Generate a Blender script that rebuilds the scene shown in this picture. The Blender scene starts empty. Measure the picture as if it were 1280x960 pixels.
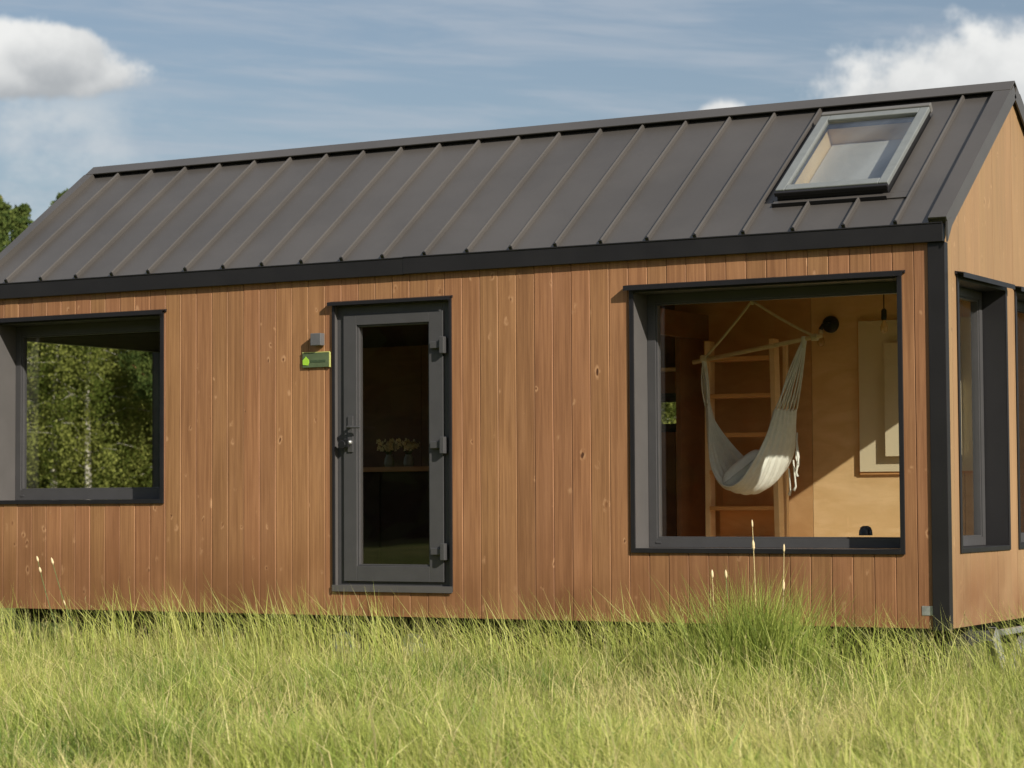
import bpy, bmesh, math, random
import numpy as np
from mathutils import Vector, Matrix
R = math.radians
random.seed(7); RNG = np.random.default_rng(11)
SC = bpy.context.scene
COL = SC.collection

# ------------------------------------------------------------------ helpers
class NT:
    """small node-tree writer"""
    def __init__(s, name, world=False):
        s.m = bpy.data.worlds.new(name) if world else bpy.data.materials.new(name)
        s.m.use_nodes = True
        s.t = s.m.node_tree; s.t.nodes.clear()
    def n(s, typ, ins=None, **props):
        nd = s.t.nodes.new(typ)
        for k, v in props.items(): setattr(nd, k, v)
        for k, v in (ins or {}).items():
            sock = nd.inputs[k]
            if isinstance(v, bpy.types.NodeSocket): s.t.links.new(v, sock)
            elif isinstance(v, bpy.types.Node): s.t.links.new(v.outputs[0], sock)
            else: sock.default_value = v
        return nd
    def math(s, op, a, b=None, c=None, clamp=False):
        ins = {0: a}
        if b is not None: ins[1] = b
        if c is not None: ins[2] = c
        return s.n('ShaderNodeMath', ins, operation=op, use_clamp=clamp).outputs[0]
    def vmath(s, op, a, b=None):
        ins = {0: a}
        if b is not None: ins[1] = b
        return s.n('ShaderNodeVectorMath', ins, operation=op).outputs[0]
    def mix(s, f, a, b, blend='MIX'):
        nd = s.n('ShaderNodeMix', data_type='RGBA', blend_type=blend)
        for i, v in ((0, f), (6, a), (7, b)):
            if isinstance(v, bpy.types.NodeSocket): s.t.links.new(v, nd.inputs[i])
            elif isinstance(v, tuple) and len(v) == 3: nd.inputs[i].default_value = (*v, 1)
            else: nd.inputs[i].default_value = v
        return nd.outputs[2]
    def ss(s, x, a, b):
        nd = s.n('ShaderNodeMapRange', {0: x, 1: a, 2: b, 3: 0.0, 4: 1.0}, interpolation_type='SMOOTHSTEP')
        return nd.outputs[0]
    def noise(s, vec, scale, detail=3, rough=.55, dist=0.):
        return s.n('ShaderNodeTexNoise', {'Vector': vec, 'Scale': scale, 'Detail': detail, 'Roughness': rough, 'Distortion': dist}).outputs[0]
    def out(s, sh):
        o = s.n('ShaderNodeOutputMaterial'); s.t.links.new(sh.outputs[0] if isinstance(sh, bpy.types.Node) else sh, o.inputs[0]); return s.m

def c4(c): return (*c, 1)

def simple(name, col, rough=.5, metal=0., var=.12, scale=6., bump=0., bscale=60., spec=.4, streak=None):
    b = NT(name)
    tc = b.n('ShaderNodeTexCoord').outputs['Object']
    v = tc
    if streak: v = b.vmath('MULTIPLY', tc, streak)
    nz = b.noise(v, scale, 5, .6)
    lo = tuple(x * (1 - var) for x in col); hi = tuple(min(1, x * (1 + var)) for x in col)
    cc = b.mix(b.ss(nz, .3, .7), lo, hi)
    rr = b.n('ShaderNodeMapRange', {0: b.noise(tc, scale * 2.3, 3), 3: rough - .08, 4: rough + .08}).outputs[0]
    p = b.n('ShaderNodeBsdfPrincipled', {'Base Color': cc, 'Roughness': rr, 'Metallic': metal, 'Specular IOR Level': spec})
    if bump:
        bm_ = b.n('ShaderNodeBump', {'Height': b.noise(v, bscale, 3), 'Strength': bump, 'Distance': .01})
        b.t.links.new(bm_.outputs[0], p.inputs['Normal'])
    return b.out(p)

class MB:
    """collects geometry, builds ONE mesh object"""
    def __init__(s): s.v = []; s.f = []; s.a = []
    def add(s, verts, faces, attr=0.):
        o = len(s.v); s.v += [tuple(p) for p in verts]
        for f in faces: s.f.append(tuple(i + o for i in f)); s.a.append(attr)
    def box(s, lo, hi, fn=None, attr=0.):
        (x0, y0, z0), (x1, y1, z1) = lo, hi
        p = [(x0,y0,z0),(x1,y0,z0),(x1,y1,z0),(x0,y1,z0),(x0,y0,z1),(x1,y0,z1),(x1,y1,z1),(x0,y1,z1)]
        if fn: p = [fn(*q) for q in p]
        s.add(p, [(0,3,2,1),(4,5,6,7),(0,1,5,4),(1,2,6,5),(2,3,7,6),(3,0,4,7)], attr); return s
    def prism(s, poly, h0, h1, fn, attr=0.):
        """poly list of (a,b); fn(a,b,h)->xyz; h0/h1 numbers or functions of (a,b)"""
        n = len(poly)
        g = lambda h, a, b: h(a, b) if callable(h) else h
        p = [fn(a, b, g(h0, a, b)) for a, b in poly] + [fn(a, b, g(h1, a, b)) for a, b in poly]
        s.add(p, [tuple(range(n))[::-1], tuple(range(n, 2*n))] + [(i, (i+1) % n, n + (i+1) % n, n + i) for i in range(n)], attr); return s
    def tube(s, pts, rad, seg=8, attr=0., cap=True):
        pts = [Vector(p) for p in pts]; n = len(pts)
        if not hasattr(rad, '__len__'): rad = [rad] * n
        rings = []; up = Vector((0, 0, 1))
        t0 = (pts[1] - pts[0]).normalized()
        u = t0.cross(up if abs(t0.z) < .9 else Vector((1, 0, 0))).normalized()
        vs = []
        for i, q in enumerate(pts):
            t = (pts[min(i+1, n-1)] - pts[max(i-1, 0)]).normalized()
            u = (u - t * u.dot(t)).normalized(); w = t.cross(u)
            vs += [q + (u * math.cos(k*2*math.pi/seg) + w * math.sin(k*2*math.pi/seg)) * rad[i] for k in range(seg)]
        fs = [(i*seg+k, i*seg+(k+1) % seg, (i+1)*seg+(k+1) % seg, (i+1)*seg+k) for i in range(n-1) for k in range(seg)]
        if cap: fs += [tuple(range(seg))[::-1], tuple(range((n-1)*seg, n*seg))]
        s.add(vs, fs, attr); return s
    def lathe(s, prof, o=(0,0,0), seg=20, fn=None, attr=0.):
        """prof list of (r,z)"""
        vs = []
        for r, z in prof:
            for k in range(seg):
                a = k*2*math.pi/seg; q = (r*math.cos(a), r*math.sin(a), z)
                if fn: q = fn(*q)
                vs.append((q[0]+o[0], q[1]+o[1], q[2]+o[2]))
        n = len(prof)
        s.add(vs, [(i*seg+k, i*seg+(k+1) % seg, (i+1)*seg+(k+1) % seg, (i+1)*seg+k) for i in range(n-1) for k in range(seg)], attr); return s
    def build(s, name, mat, parent=None, bevel=0., smooth=False, attr=None):
        me = bpy.data.meshes.new(name); me.from_pydata(s.v, [], s.f)
        bm = bmesh.new(); bm.from_mesh(me); bmesh.ops.recalc_face_normals(bm, faces=bm.faces); bm.to_mesh(me); bm.free()
        if attr:
            at = me.attributes.new(attr, 'FLOAT', 'FACE'); at.data.foreach_set('value', np.array(s.a, dtype=np.float32))
        me.materials.append(mat)
        if smooth:
            for p in me.polygons: p.use_smooth = True
        o = bpy.data.objects.new(name, me); COL.objects.link(o)
        if parent: o.parent = parent
        if bevel:
            md = o.modifiers.new('edge', 'BEVEL'); md.width = bevel; md.segments = 2; md.limit_method = 'ANGLE'; md.angle_limit = R(40)
        return o

def tag(o, label, cat=None, group=None, kind=None):
    o['label'] = label
    if cat: o['category'] = cat
    if group: o['group'] = group
    if kind: o['kind'] = kind
    return o
def thing(name, label, cat, group=None, loc=None):
    o = bpy.data.objects.new(name, None); COL.objects.link(o); o.empty_display_size = .1
    if loc: o.location = loc
    return tag(o, label, cat, group)

# ------------------------------------------------------------------ materials
def mat_clad(name='stained_spruce', pale=0.):
    b = NT(name)
    tc = b.n('ShaderNodeTexCoord').outputs['Object']
    sx = b.n('ShaderNodeSeparateXYZ', {0: tc})
    u = b.math('ADD', sx.outputs[0], sx.outputs[1]); z = sx.outputs[2]
    bid = b.n('ShaderNodeAttribute', attribute_name='bid').outputs['Fac']
    off = b.math('MULTIPLY', bid, 61.7)
    # knots
    kv = b.n('ShaderNodeCombineXYZ', {0: b.math('MULTIPLY', u, 8.6), 1: off, 2: b.math('MULTIPLY', z, 5.2)}).outputs[0]
    wob = b.noise(kv, 1.7, 2)
    kv2 = b.vmath('ADD', kv, b.n('ShaderNodeCombineXYZ', {0: b.math('MULTIPLY', b.math('SUBTRACT', wob, .5), .35), 2: b.math('MULTIPLY', b.math('SUBTRACT', wob, .5), .5)}).outputs[0])
    vo = b.n('ShaderNodeTexVoronoi', {'Vector': kv2, 'Scale': 1.0, 'Randomness': 1.0}, feature='F1')
    d = vo.outputs['Distance']; cr = b.n('ShaderNodeSeparateColor', {0: vo.outputs['Color']})
    has = b.ss(cr.outputs[0], .10, .13)
    sz = b.n('ShaderNodeMapRange', {0: cr.outputs[1], 3: .30, 4: .80}).outputs[0]
    dn = b.math('DIVIDE', d, sz)
    core = b.math('MULTIPLY', b.math('SUBTRACT', 1., b.ss(dn, .07, .15)), has)
    black = b.math('MULTIPLY', core, b.ss(cr.outputs[2], .45, .95))
    halo = b.math('MULTIPLY', b.math('MULTIPLY', b.ss(dn, .11, .17), b.math('SUBTRACT', 1., b.ss(dn, .19, .36))), has)
    halo = b.math('MULTIPLY', halo, b.ss(b.noise(kv, 3.1, 3), .42, .62))
    # grain bending round the knots
    gv = b.n('ShaderNodeCombineXYZ', {0: b.math('ADD', b.math('MULTIPLY', u, 55.), b.math('MULTIPLY', halo, 2.2)), 1: off, 2: b.math('MULTIPLY', z, 1.3)}).outputs[0]
    g = b.noise(gv, 1., 5, .62, .35)
    gv2 = b.n('ShaderNodeCombineXYZ', {0: b.math('MULTIPLY', u, 190.), 1: off, 2: b.math('MULTIPLY', z, 4.)}).outputs[0]
    gf = b.noise(gv2, 1., 3, .6)
    bl = b.noise(b.n('ShaderNodeCombineXYZ', {0: b.math('MULTIPLY', u, 9.), 1: off, 2: b.math('MULTIPLY', z, 1.1)}).outputs[0], 1., 3)
    col = b.mix(b.ss(g, .28, .72), (.222, .097, .038), (.345, .162, .066))
    col = b.mix(b.math('MULTIPLY', b.ss(bl, .45, .75), .45), col, (.37, .18, .082))
    col = b.mix(b.math('MULTIPLY', b.math('SUBTRACT', 1., b.ss(gf, .3, .52)), .26), col, (.16, .062, .026))
    # one tone per board
    tone = b.n('ShaderNodeMapRange', {0: bid, 3: .91, 4: 1.09}).outputs[0]
    hs = b.n('ShaderNodeHueSaturation', {'Color': col, 'Value': tone, 'Hue': b.n('ShaderNodeMapRange', {0: b.math('FRACT', b.math('MULTIPLY', bid, 17.3)), 3: .497, 4: .507}).outputs[0], 'Saturation': .96}).outputs[0]
    hs = b.mix(b.math('MULTIPLY', halo, .85), hs, (.48, .27, .14))
    hs = b.mix(b.math('MULTIPLY', core, .55), hs, (.17, .062, .024))
    hs = b.mix(b.math('MULTIPLY', black, .8), hs, (.045, .018, .009))
    if pale: hs = b.mix(pale, hs, (.31, .225, .122))
    # darker, redder tone towards the foot of the boards, broken up by noise
    low_tone = b.math('MULTIPLY', b.math('SUBTRACT', 1., b.ss(z, .05, .75)), b.ss(b.noise(tc, 1.7, 5), .25, .7))
    hs = b.mix(b.math('MULTIPLY', low_tone, .80), hs, (.165, .070, .028))
    fade = b.ss(b.noise(tc, .55, 3), .35, .7)
    hs = b.n('ShaderNodeHueSaturation', {'Color': hs, 'Value': b.n('ShaderNodeMapRange', {0: fade, 3: .92, 4: 1.07}).outputs[0]}).outputs[0]
    p = b.n('ShaderNodeBsdfPrincipled', {'Base Color': hs, 'Roughness': b.n('ShaderNodeMapRange', {0: g, 3: .50, 4: .68}).outputs[0], 'Specular IOR Level': .35})
    h = b.math('SUBTRACT', b.math('ADD', b.math('MULTIPLY', gf, .5), b.math('MULTIPLY', g, .6)), b.math('MULTIPLY', core, .6))
    bm_ = b.n('ShaderNodeBump', {'Height': h, 'Strength': .35, 'Distance': .003}); b.t.links.new(bm_.outputs[0], p.inputs['Normal'])
    return b.out(p)

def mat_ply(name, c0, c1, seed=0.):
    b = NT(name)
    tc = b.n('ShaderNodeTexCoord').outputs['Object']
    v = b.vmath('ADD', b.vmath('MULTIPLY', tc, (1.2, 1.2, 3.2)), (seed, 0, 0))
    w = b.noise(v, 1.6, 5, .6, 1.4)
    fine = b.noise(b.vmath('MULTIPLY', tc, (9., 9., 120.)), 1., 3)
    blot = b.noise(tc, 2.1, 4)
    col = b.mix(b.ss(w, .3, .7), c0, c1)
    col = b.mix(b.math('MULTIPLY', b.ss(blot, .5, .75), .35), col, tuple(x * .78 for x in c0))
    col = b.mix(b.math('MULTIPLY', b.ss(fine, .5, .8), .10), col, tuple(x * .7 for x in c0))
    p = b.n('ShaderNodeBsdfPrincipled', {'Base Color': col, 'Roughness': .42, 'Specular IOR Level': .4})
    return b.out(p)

def mat_glass(name, tint=(.98, .985, .982), f0=.055):
    b = NT(name)
    fac = b.n('ShaderNodeLayerWeight', {'Blend': .5}).outputs['Facing']
    fr = b.math('ADD', f0, b.math('MULTIPLY', 1 - f0, b.math('POWER', fac, 5.)), clamp=True)
    tc = b.n('ShaderNodeTexCoord').outputs['Object']
    bm_ = b.n('ShaderNodeBump', {'Height': b.noise(tc, 1.6, 1), 'Strength': .04, 'Distance': .02})
    g = b.n('ShaderNodeBsdfGlossy', {'Roughness': .0, 'Color': (1, 1, 1, 1), 'Normal': bm_.outputs[0]})
    t = b.n('ShaderNodeBsdfTransparent', {'Color': c4(tint)})
    return b.out(b.n('ShaderNodeMixShader', {0: fr, 1: t, 2: g}))

def mat_bulb():
    b = NT('bulb_glass')
    fac = b.n('ShaderNodeLayerWeight', {'Blend': .5}).outputs['Facing']
    g = b.n('ShaderNodeBsdfGlossy', {'Roughness': .02}); t = b.n('ShaderNodeBsdfTransparent', {'Color': (.95, .88, .68, 1)})
    m = b.n('ShaderNodeMixShader', {0: b.math('ADD', .16, b.math('MULTIPLY', .7, b.math('POWER', fac, 2.5)), clamp=True), 1: t, 2: g})
    d = b.n('ShaderNodeBsdfTranslucent', {'Color': (.9, .75, .40, 1)})
    return b.out(b.n('ShaderNodeMixShader', {0: .34, 1: m, 2: d}))

def mat_leaf(name, c0, c1, trans=.35):
    b = NT(name)
    at = b.n('ShaderNodeAttribute', attribute_name='tone').outputs['Fac']
    col = b.mix(at, c0, c1)
    d = b.n('ShaderNodeBsdfDiffuse', {'Color': col})
    t = b.n('ShaderNodeBsdfTranslucent', {'Color': col})
    return b.out(b.n('ShaderNodeMixShader', {0: trans, 1: d, 2: t}))

def mat_grass():
    b = NT('meadow_grass')
    col = b.n('ShaderNodeAttribute', attribute_name='tone').outputs['Color']
    d = b.n('ShaderNodeBsdfDiffuse', {'Color': col})
    t = b.n('ShaderNodeBsdfTranslucent', {'Color': col})
    g = b.n('ShaderNodeBsdfGlossy', {'Roughness': .45, 'Color': (.5, .5, .45, 1)})
    m = b.n('ShaderNodeMixShader', {0: .44, 1: d, 2: t})
    return b.out(b.n('ShaderNodeMixShader', {0: .035, 1: m, 2: g}))

def mat_ground():
    b = NT('meadow_soil')
    tc = b.n('ShaderNodeTexCoord').outputs['Object']
    n1 = b.noise(tc, .35, 5); n2 = b.noise(tc, 9., 4)
    col = b.mix(b.ss(n1, .35, .65), (.105, .125, .038), (.17, .165, .065))
    col = b.mix(b.math('MULTIPLY', b.ss(n2, .45, .7), .5), col, (.075, .075, .03))
    p = b.n('ShaderNodeBsdfPrincipled', {'Base Color': col, 'Roughness': .95, 'Specular IOR Level': 0.})
    bm_ = b.n('ShaderNodeBump', {'Height': n2, 'Strength': .6, 'Distance': .05}); b.t.links.new(bm_.outputs[0], p.inputs['Normal'])
    return b.out(p)

def mat_bark(name, birch):
    b = NT(name)
    tc = b.n('ShaderNodeTexCoord').outputs['Object']
    if birch:
        n = b.noise(b.vmath('MULTIPLY', tc, (3., 3., 9.)), 1.5, 4)
        col = b.mix(b.ss(n, .55, .68), (.62, .58, .50), (.06, .05, .045))
    else:
        n = b.noise(b.vmath('MULTIPLY', tc, (9., 9., 2.5)), 1.5, 4)
        col = b.mix(b.ss(n, .35, .65), (.16, .075, .035), (.42, .21, .095))
    return b.out(b.n('ShaderNodeBsdfPrincipled', {'Base Color': col, 'Roughness': .9}))

M = dict(
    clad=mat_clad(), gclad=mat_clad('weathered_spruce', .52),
    roof=simple('roof_sheet', (.069, .063, .058), .36, 0., .10, 1.1, .10, 2.2, .5),
    trim=simple('black_trim', (.013, .012, .014), .42, 0., .12, 5.),
    fascia=simple('fascia_sheet', (.014, .013, .014), .45, 0., .12, 2.5, .06, 4.),
    anth=simple('anthracite_frame', (.060, .059, .061), .42, 0., .05, 8.),
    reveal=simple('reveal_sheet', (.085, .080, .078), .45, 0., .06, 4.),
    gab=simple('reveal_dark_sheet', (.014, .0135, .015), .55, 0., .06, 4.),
    steel=simple('galvanised_steel', (.46, .47, .47), .42, .7, .18, 25.),
    alu=simple('skylight_aluminium', (.225, .24, .235), .36, .3, .06, 12.),
    flash=simple('flashing_sheet', (.13, .125, .118), .45, 0., .06, 3.),
    ply=mat_ply('birch_plywood', (.64, .43, .20), (.74, .52, .27)),
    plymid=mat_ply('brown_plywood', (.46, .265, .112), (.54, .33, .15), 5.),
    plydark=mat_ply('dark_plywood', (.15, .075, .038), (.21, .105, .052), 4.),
    pine=mat_ply('ladder_pine', (.74, .53, .29), (.80, .61, .36), 9.),
    redpine=mat_ply('tread_pine', (.58, .30, .11), (.66, .37, .15), 2.),
    cream=simple('cream_board', (.64, .56, .37), .5, 0., .03, 2.),
    blind=simple('blind_fabric', (.60, .57, .53), .9, 0., .04, 20.),
    floor=mat_ply('floor_laminate', (.58, .42, .26), (.66, .50, .32), 3.),
    cloth=simple('hammock_cotton', (.70, .70, .61), .9, 0., .06, 30., .5, 260., .1),
    cord=simple('cotton_cord', (.60, .52, .34), .9, 0., .1, 60., .4, 300., .1),
    bar=simple('spreader_wood', (.60, .46, .25), .6, 0., .1, 20.),
    cushion=simple('cushion_cotton', (.80, .79, .70), .9, 0., .05, 20., .4, 120., .1),
    black=simple('black_metal', (.012, .012, .013), .35, 0., .1, 10.),
    brass=simple('lamp_socket', (.55, .47, .33), .35, .6, .1, 10.),
    glass=mat_glass('window_glass'),
    doorglass=mat_glass('door_glass', (.96, .955, .94), .06),
    skyglass=mat_glass('skylight_glass', (.86, .88, .88), .17),
    bulb=mat_bulb(),
    rubber=simple('tyre_rubber', (.02, .02, .02), .8, 0., .2, 20.),
    chassis=simple('chassis_steel', (.03, .03, .03), .6, 0., .2, 10.),
    board=simple('underside_board', (.035, .03, .026), .8, 0., .2, 3.),
    dark=simple('kitchen_front', (.04, .03, .025), .75, 0., .15, 5., spec=.1),
    worktop=mat_ply('kitchen_worktop', (.34, .20, .10), (.44, .28, .14), 7.),
    vase=simple('vase_ceramic', (.30, .32, .27), .3, 0., .1, 10.),
    flower=simple('cream_petals', (.86, .80, .50), .8, 0., .12, 60.),
    stem=simple('flower_stem', (.10, .15, .05), .7, 0., .2, 30.),
    lampbody=simple('lamp_grey', (.105, .105, .108), .45, 0., .05, 20.),
    green=simple('sign_green', (.085, .115, .058), .5, 0., .14, 14.),
    lime=simple('sign_lime', (.33, .58, .05), .5, 0., .05, 20.),
    paleedge=simple('sign_edge', (.48, .50, .17), .4, 0., .05, 20.),
    signtext=simple('sign_lettering', (.055, .085, .045), .5, 0., .05, 20.),
    grass=mat_grass(), ground=mat_ground(),
    birchleaf=mat_leaf('birch_leaves', (.09, .12, .024), (.32, .34, .09), .45),
    pineleaf=mat_leaf('pine_needles', (.045, .07, .02), (.14, .17, .045), .25),
    woodleaf=mat_leaf('woodland_leaves', (.022, .036, .010), (.105, .135, .034), .3),
    birchbark=mat_bark('birch_bark', True), pinebark=mat_bark('pine_bark', False),
    straw=simple('dry_straw', (.50, .40, .20), .8, 0., .12, 40.),
    seed=simple('seed_head', (.62, .50, .30), .9, 0., .15, 80.),
)

# ------------------------------------------------------------------ the tiny house
L, W, RY = 8.09, 2.92, 1.46
EY, EZ, RZ = -.04, 2.588, 3.672            # eave line and ridge line of the roof sheet
SL = math.hypot(RY - EY, RZ - EZ); SY, SZ = (RY - EY) / SL, (RZ - EZ) / SL
def roof_front(x, s, n): return (x, EY + SY*s - SZ*n, EZ + SZ*s + SY*n)
def roof_back(x, s, n):
    p = roof_front(x, s, n); return (p[0], 2*RY - p[1], p[2])
def zroof(y):
    yy = y if y <= RY else 2*RY - y
    return EZ + (yy - EY) * SZ / SY
def m_front(u, d, z): return (u, d, z)
def m_back(u, d, z): return (u, W - d, z)
def m_gable(u, d, z): return (-d, u, z)
def m_left(u, d, z): return (-L + d, u, z)

house = thing('tiny_house', 'timber clad tiny house with dark standing seam roof in tall grass', 'house')

def clad_wall(mp, u0, u1, z0, ztop, holes, bw=.1465, start=0., seed=1):
    """tongue-and-groove boards with small bevels, cut round the openings"""
    rnd = random.Random(seed); mb = MB(); c = .0072; gap = .0015
    zt = ztop if callable(ztop) else (lambda u: ztop)
    u = u0 - start
    while u < u1 - 1e-6:
        a, e = max(u, u0), min(u + bw, u1); bid = rnd.random(); lift = rnd.uniform(-.0012, .0012)
        cuts = sorted({a, e} | {h[i] for h in holes for i in (0, 1) if a + 1e-4 < h[i] < e - 1e-4} | ({RY} if callable(ztop) and a < RY < e else set()))
        for p, q in zip(cuts[:-1], cuts[1:]):
            mid = (p + q) / 2; la, lb = p == a, q == e
            iv = [(z0, None)]
            for h in sorted(holes, key=lambda h: h[2]):
                if h[0] < mid < h[1]:
                    s_, t_ = iv.pop(); iv.append((s_, h[2])); iv.append((h[3], t_))
            poly = []
            if la: poly += [(p + gap*.5, .02), (p + gap*.5, .0025 + lift), (p + .0022, lift)]
            else: poly += [(p, .02), (p, lift)]
            if lb: poly += [(q - c, lift), (q - gap, c + lift), (q - gap, .02)]
            else: poly += [(q, lift), (q, .02)]
            for s_, t_ in iv:
                mb.prism(poly, s_, (lambda a_, b_: zt(a_)) if t_ is None else t_, lambda a_, b_, h: mp(a_, b_, h), bid)
        u += bw
    return mb
def slab_wall(mb, mp, u0, u1, d0, d1, z0, z1, holes):
    us = sorted({u0, u1} | {h[i] for h in holes for i in (0, 1)}); zs = sorted({z0, z1} | {h[i] for h in holes for i in (2, 3)})
    for a, b_ in zip(us[:-1], us[1:]):
        for c, d in zip(zs[:-1], zs[1:]):
            if any(h[0] < (a+b_)/2 < h[1] and h[2] < (c+d)/2 < h[3] for h in holes): continue
            mb.box((a, d0, c), (b_, d1, d), mp)
    return mb

# openings: outer rectangle of the trim (u0,u1,z0,z1)
BIG = (-2.247, -.290, .470, 2.280)
LEFT = (-7.915, -6.227, .823, 2.293)
DOOR = (-4.681, -3.662, .1825, 2.282)
GW1 = (.207, 1.262, .475, 2.275)
GW2 = (1.455, 2.51, .475, 2.275)
LG = (.225, 2.30, .58, 2.25)
BK = (-4.55, -3.10, 1.36, 1.70)
inset = lambda r, t: (r[0]+t, r[1]-t, r[2]+t, r[3]-t)
holes_f = [inset(r, .012) for r in (BIG, LEFT, DOOR)]
holes_g = [inset(r, .012) for r in (GW1, GW2)]
holes_l = [inset(LG, .012)]; holes_b = [inset(BK, .012)]

TF, TB = .24, .17
def wall(mp, u0, u1, ztop, holes, T, seed, lab, start=0., gable=False):
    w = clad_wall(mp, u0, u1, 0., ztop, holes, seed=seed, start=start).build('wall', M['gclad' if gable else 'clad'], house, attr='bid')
    if lab: w['label'] = lab
    core = MB(); a0, a1 = (u0, u1) if not gable else (.02, W - .02)
    slab_wall(core, mp, a0, a1, .0205, T - .012, .01, 2.55, holes)
    if gable:
        core.prism([(.02, .0205), (W-.02, .0205), (W-.02, T-.012), (.02, T-.012)], 2.55, 2.56, lambda a, b, h: mp(a, b, h))
        core.prism([(.05, 2.55), (W-.05, 2.55), (RY, zroof(RY)-.1)], .0205, T-.012, lambda a, b, h: mp(a, h, b))
    core.build('wall_core', M['board'], w)
    return w
zg = lambda u: zroof(u) - .02
wf = wall(m_front, -L + .02, -.105, 2.52, holes_f, TF, 3, None, .05)
wg = wall(m_gable, .012, W - .012, zg, holes_g, TF, 8, None, .03, True)
wl = wall(m_left, .012, W - .012, zg, holes_l, TB, 12, None, .02, True)
wb = wall(m_back, -L + .1, -.105, 2.52, holes_b, TB, 21, None)
# steel plate near the corner
mb = MB().box((-.187, -.004, .083), (-.108, .0, .143)).build('cover_plate', M['steel'], wf, .001)

# inner lining: plywood sheets
lin = MB()
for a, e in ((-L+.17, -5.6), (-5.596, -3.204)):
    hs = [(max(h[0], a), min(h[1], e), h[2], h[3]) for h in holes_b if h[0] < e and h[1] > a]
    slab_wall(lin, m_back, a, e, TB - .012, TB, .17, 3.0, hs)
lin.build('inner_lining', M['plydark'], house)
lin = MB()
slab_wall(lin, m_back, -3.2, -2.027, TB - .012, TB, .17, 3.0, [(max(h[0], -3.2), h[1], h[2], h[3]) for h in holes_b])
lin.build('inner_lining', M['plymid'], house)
lin = MB()
for a, e in ((-2.023, -.802), (-.798, -.24)):
    hs = [h for h in holes_b if h[0] < e and h[1] > a]
    hs = [(max(h[0], a), min(h[1], e), h[2], h[3]) for h in hs]
    slab_wall(lin, m_back, a, e, TB - .012, TB, .17, 3.0, hs)
lin.build('inner_lining', M['ply'], house)
lin = MB()
slab_wall(lin, m_front, -L+.17, -.24, TF - .012, TF, .17, 2.7, [inset(r, .012) for r in (BIG, LEFT, DOOR)])
lin.build('inner_lining', M['ply'], house)
for mp, hs, T in ((m_gable, holes_g, TF), (m_left, holes_l, TB)):
    lin = MB(); slab_wall(lin, mp, .245, W-.17, T - .012, T, .17, 2.7, [(max(h[0], .245), h[1], h[2], h[3]) if mp is m_left else h for h in hs])
    lin.prism([(.24, 2.7), (W-.17, 2.7), (W-.4, 2.9), (RY, zroof(RY)-.2), (.4, 2.9)], T-.012, T, lambda a, b, h: mp(a, h, b))
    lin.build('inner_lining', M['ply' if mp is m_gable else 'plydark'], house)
MB().box((-L+.02, .03, .0), (-.02, W-.03, .17)).build('floor', M['board'], house)
MB().box((-L+.18, .25, .1705), (-.25, W-.18, .182)).build('floor_covering', M['floor'], house)

# roof
SK = (-1.279, -.478, .24*SL, .817*SL)      # skylight outer frame in roof coordinates
hole = (SK[0]+.02, SK[1]-.02, SK[2]+.02, SK[3]-.02)
def roof_slab(mb, fn, x0, x1, s0, s1, n0, n1, h=None):
    xs = sorted({x0, x1} | ({h[0], h[1]} if h else set())); ss = sorted({s0, s1} | ({h[2], h[3]} if h else set()))
    for a, e in zip(xs[:-1], xs[1:]):
        for c, d in zip(ss[:-1], ss[1:]):
            if h and h[0] < (a+e)/2 < h[1] and h[2] < (c+d)/2 < h[3]: continue
            mb.box((a, c, n0), (e, d, n1), fn)
rm = MB()
roof_slab(rm, roof_front, -L-.02, .012, .006, SL-.004, -.012, 0., hole)
roof_slab(rm, roof_back, -L-.02, .012, .006, SL-.004, -.012, 0.)
seams = [-.315 - .3552*k for k in range(22)]
for x in seams:
    s1 = SL - .055
    if SK[0]-.02 < x < SK[1] + .06: s1 = SK[2] - .085
    # folded seam: narrow upright with a slightly wider head
    rm.prism([(x-.011, .0), (x+.011, .0), (x+.0085, .026), (x+.003, .034), (x-.003, .034), (x-.0085, .026)], .012, s1, lambda a, n, h: roof_front(a, h, n))
    rm.box((x-.004, .012, .0), (x+.004, SL-.055, .03), roof_back)
roof = rm.build('roof', M['roof'], house)
for x in seams: MB().box((x-.0115, .001, .0), (x+.0115, .011, .030), roof_front).build('seam_end', M['black'], roof)
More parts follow.
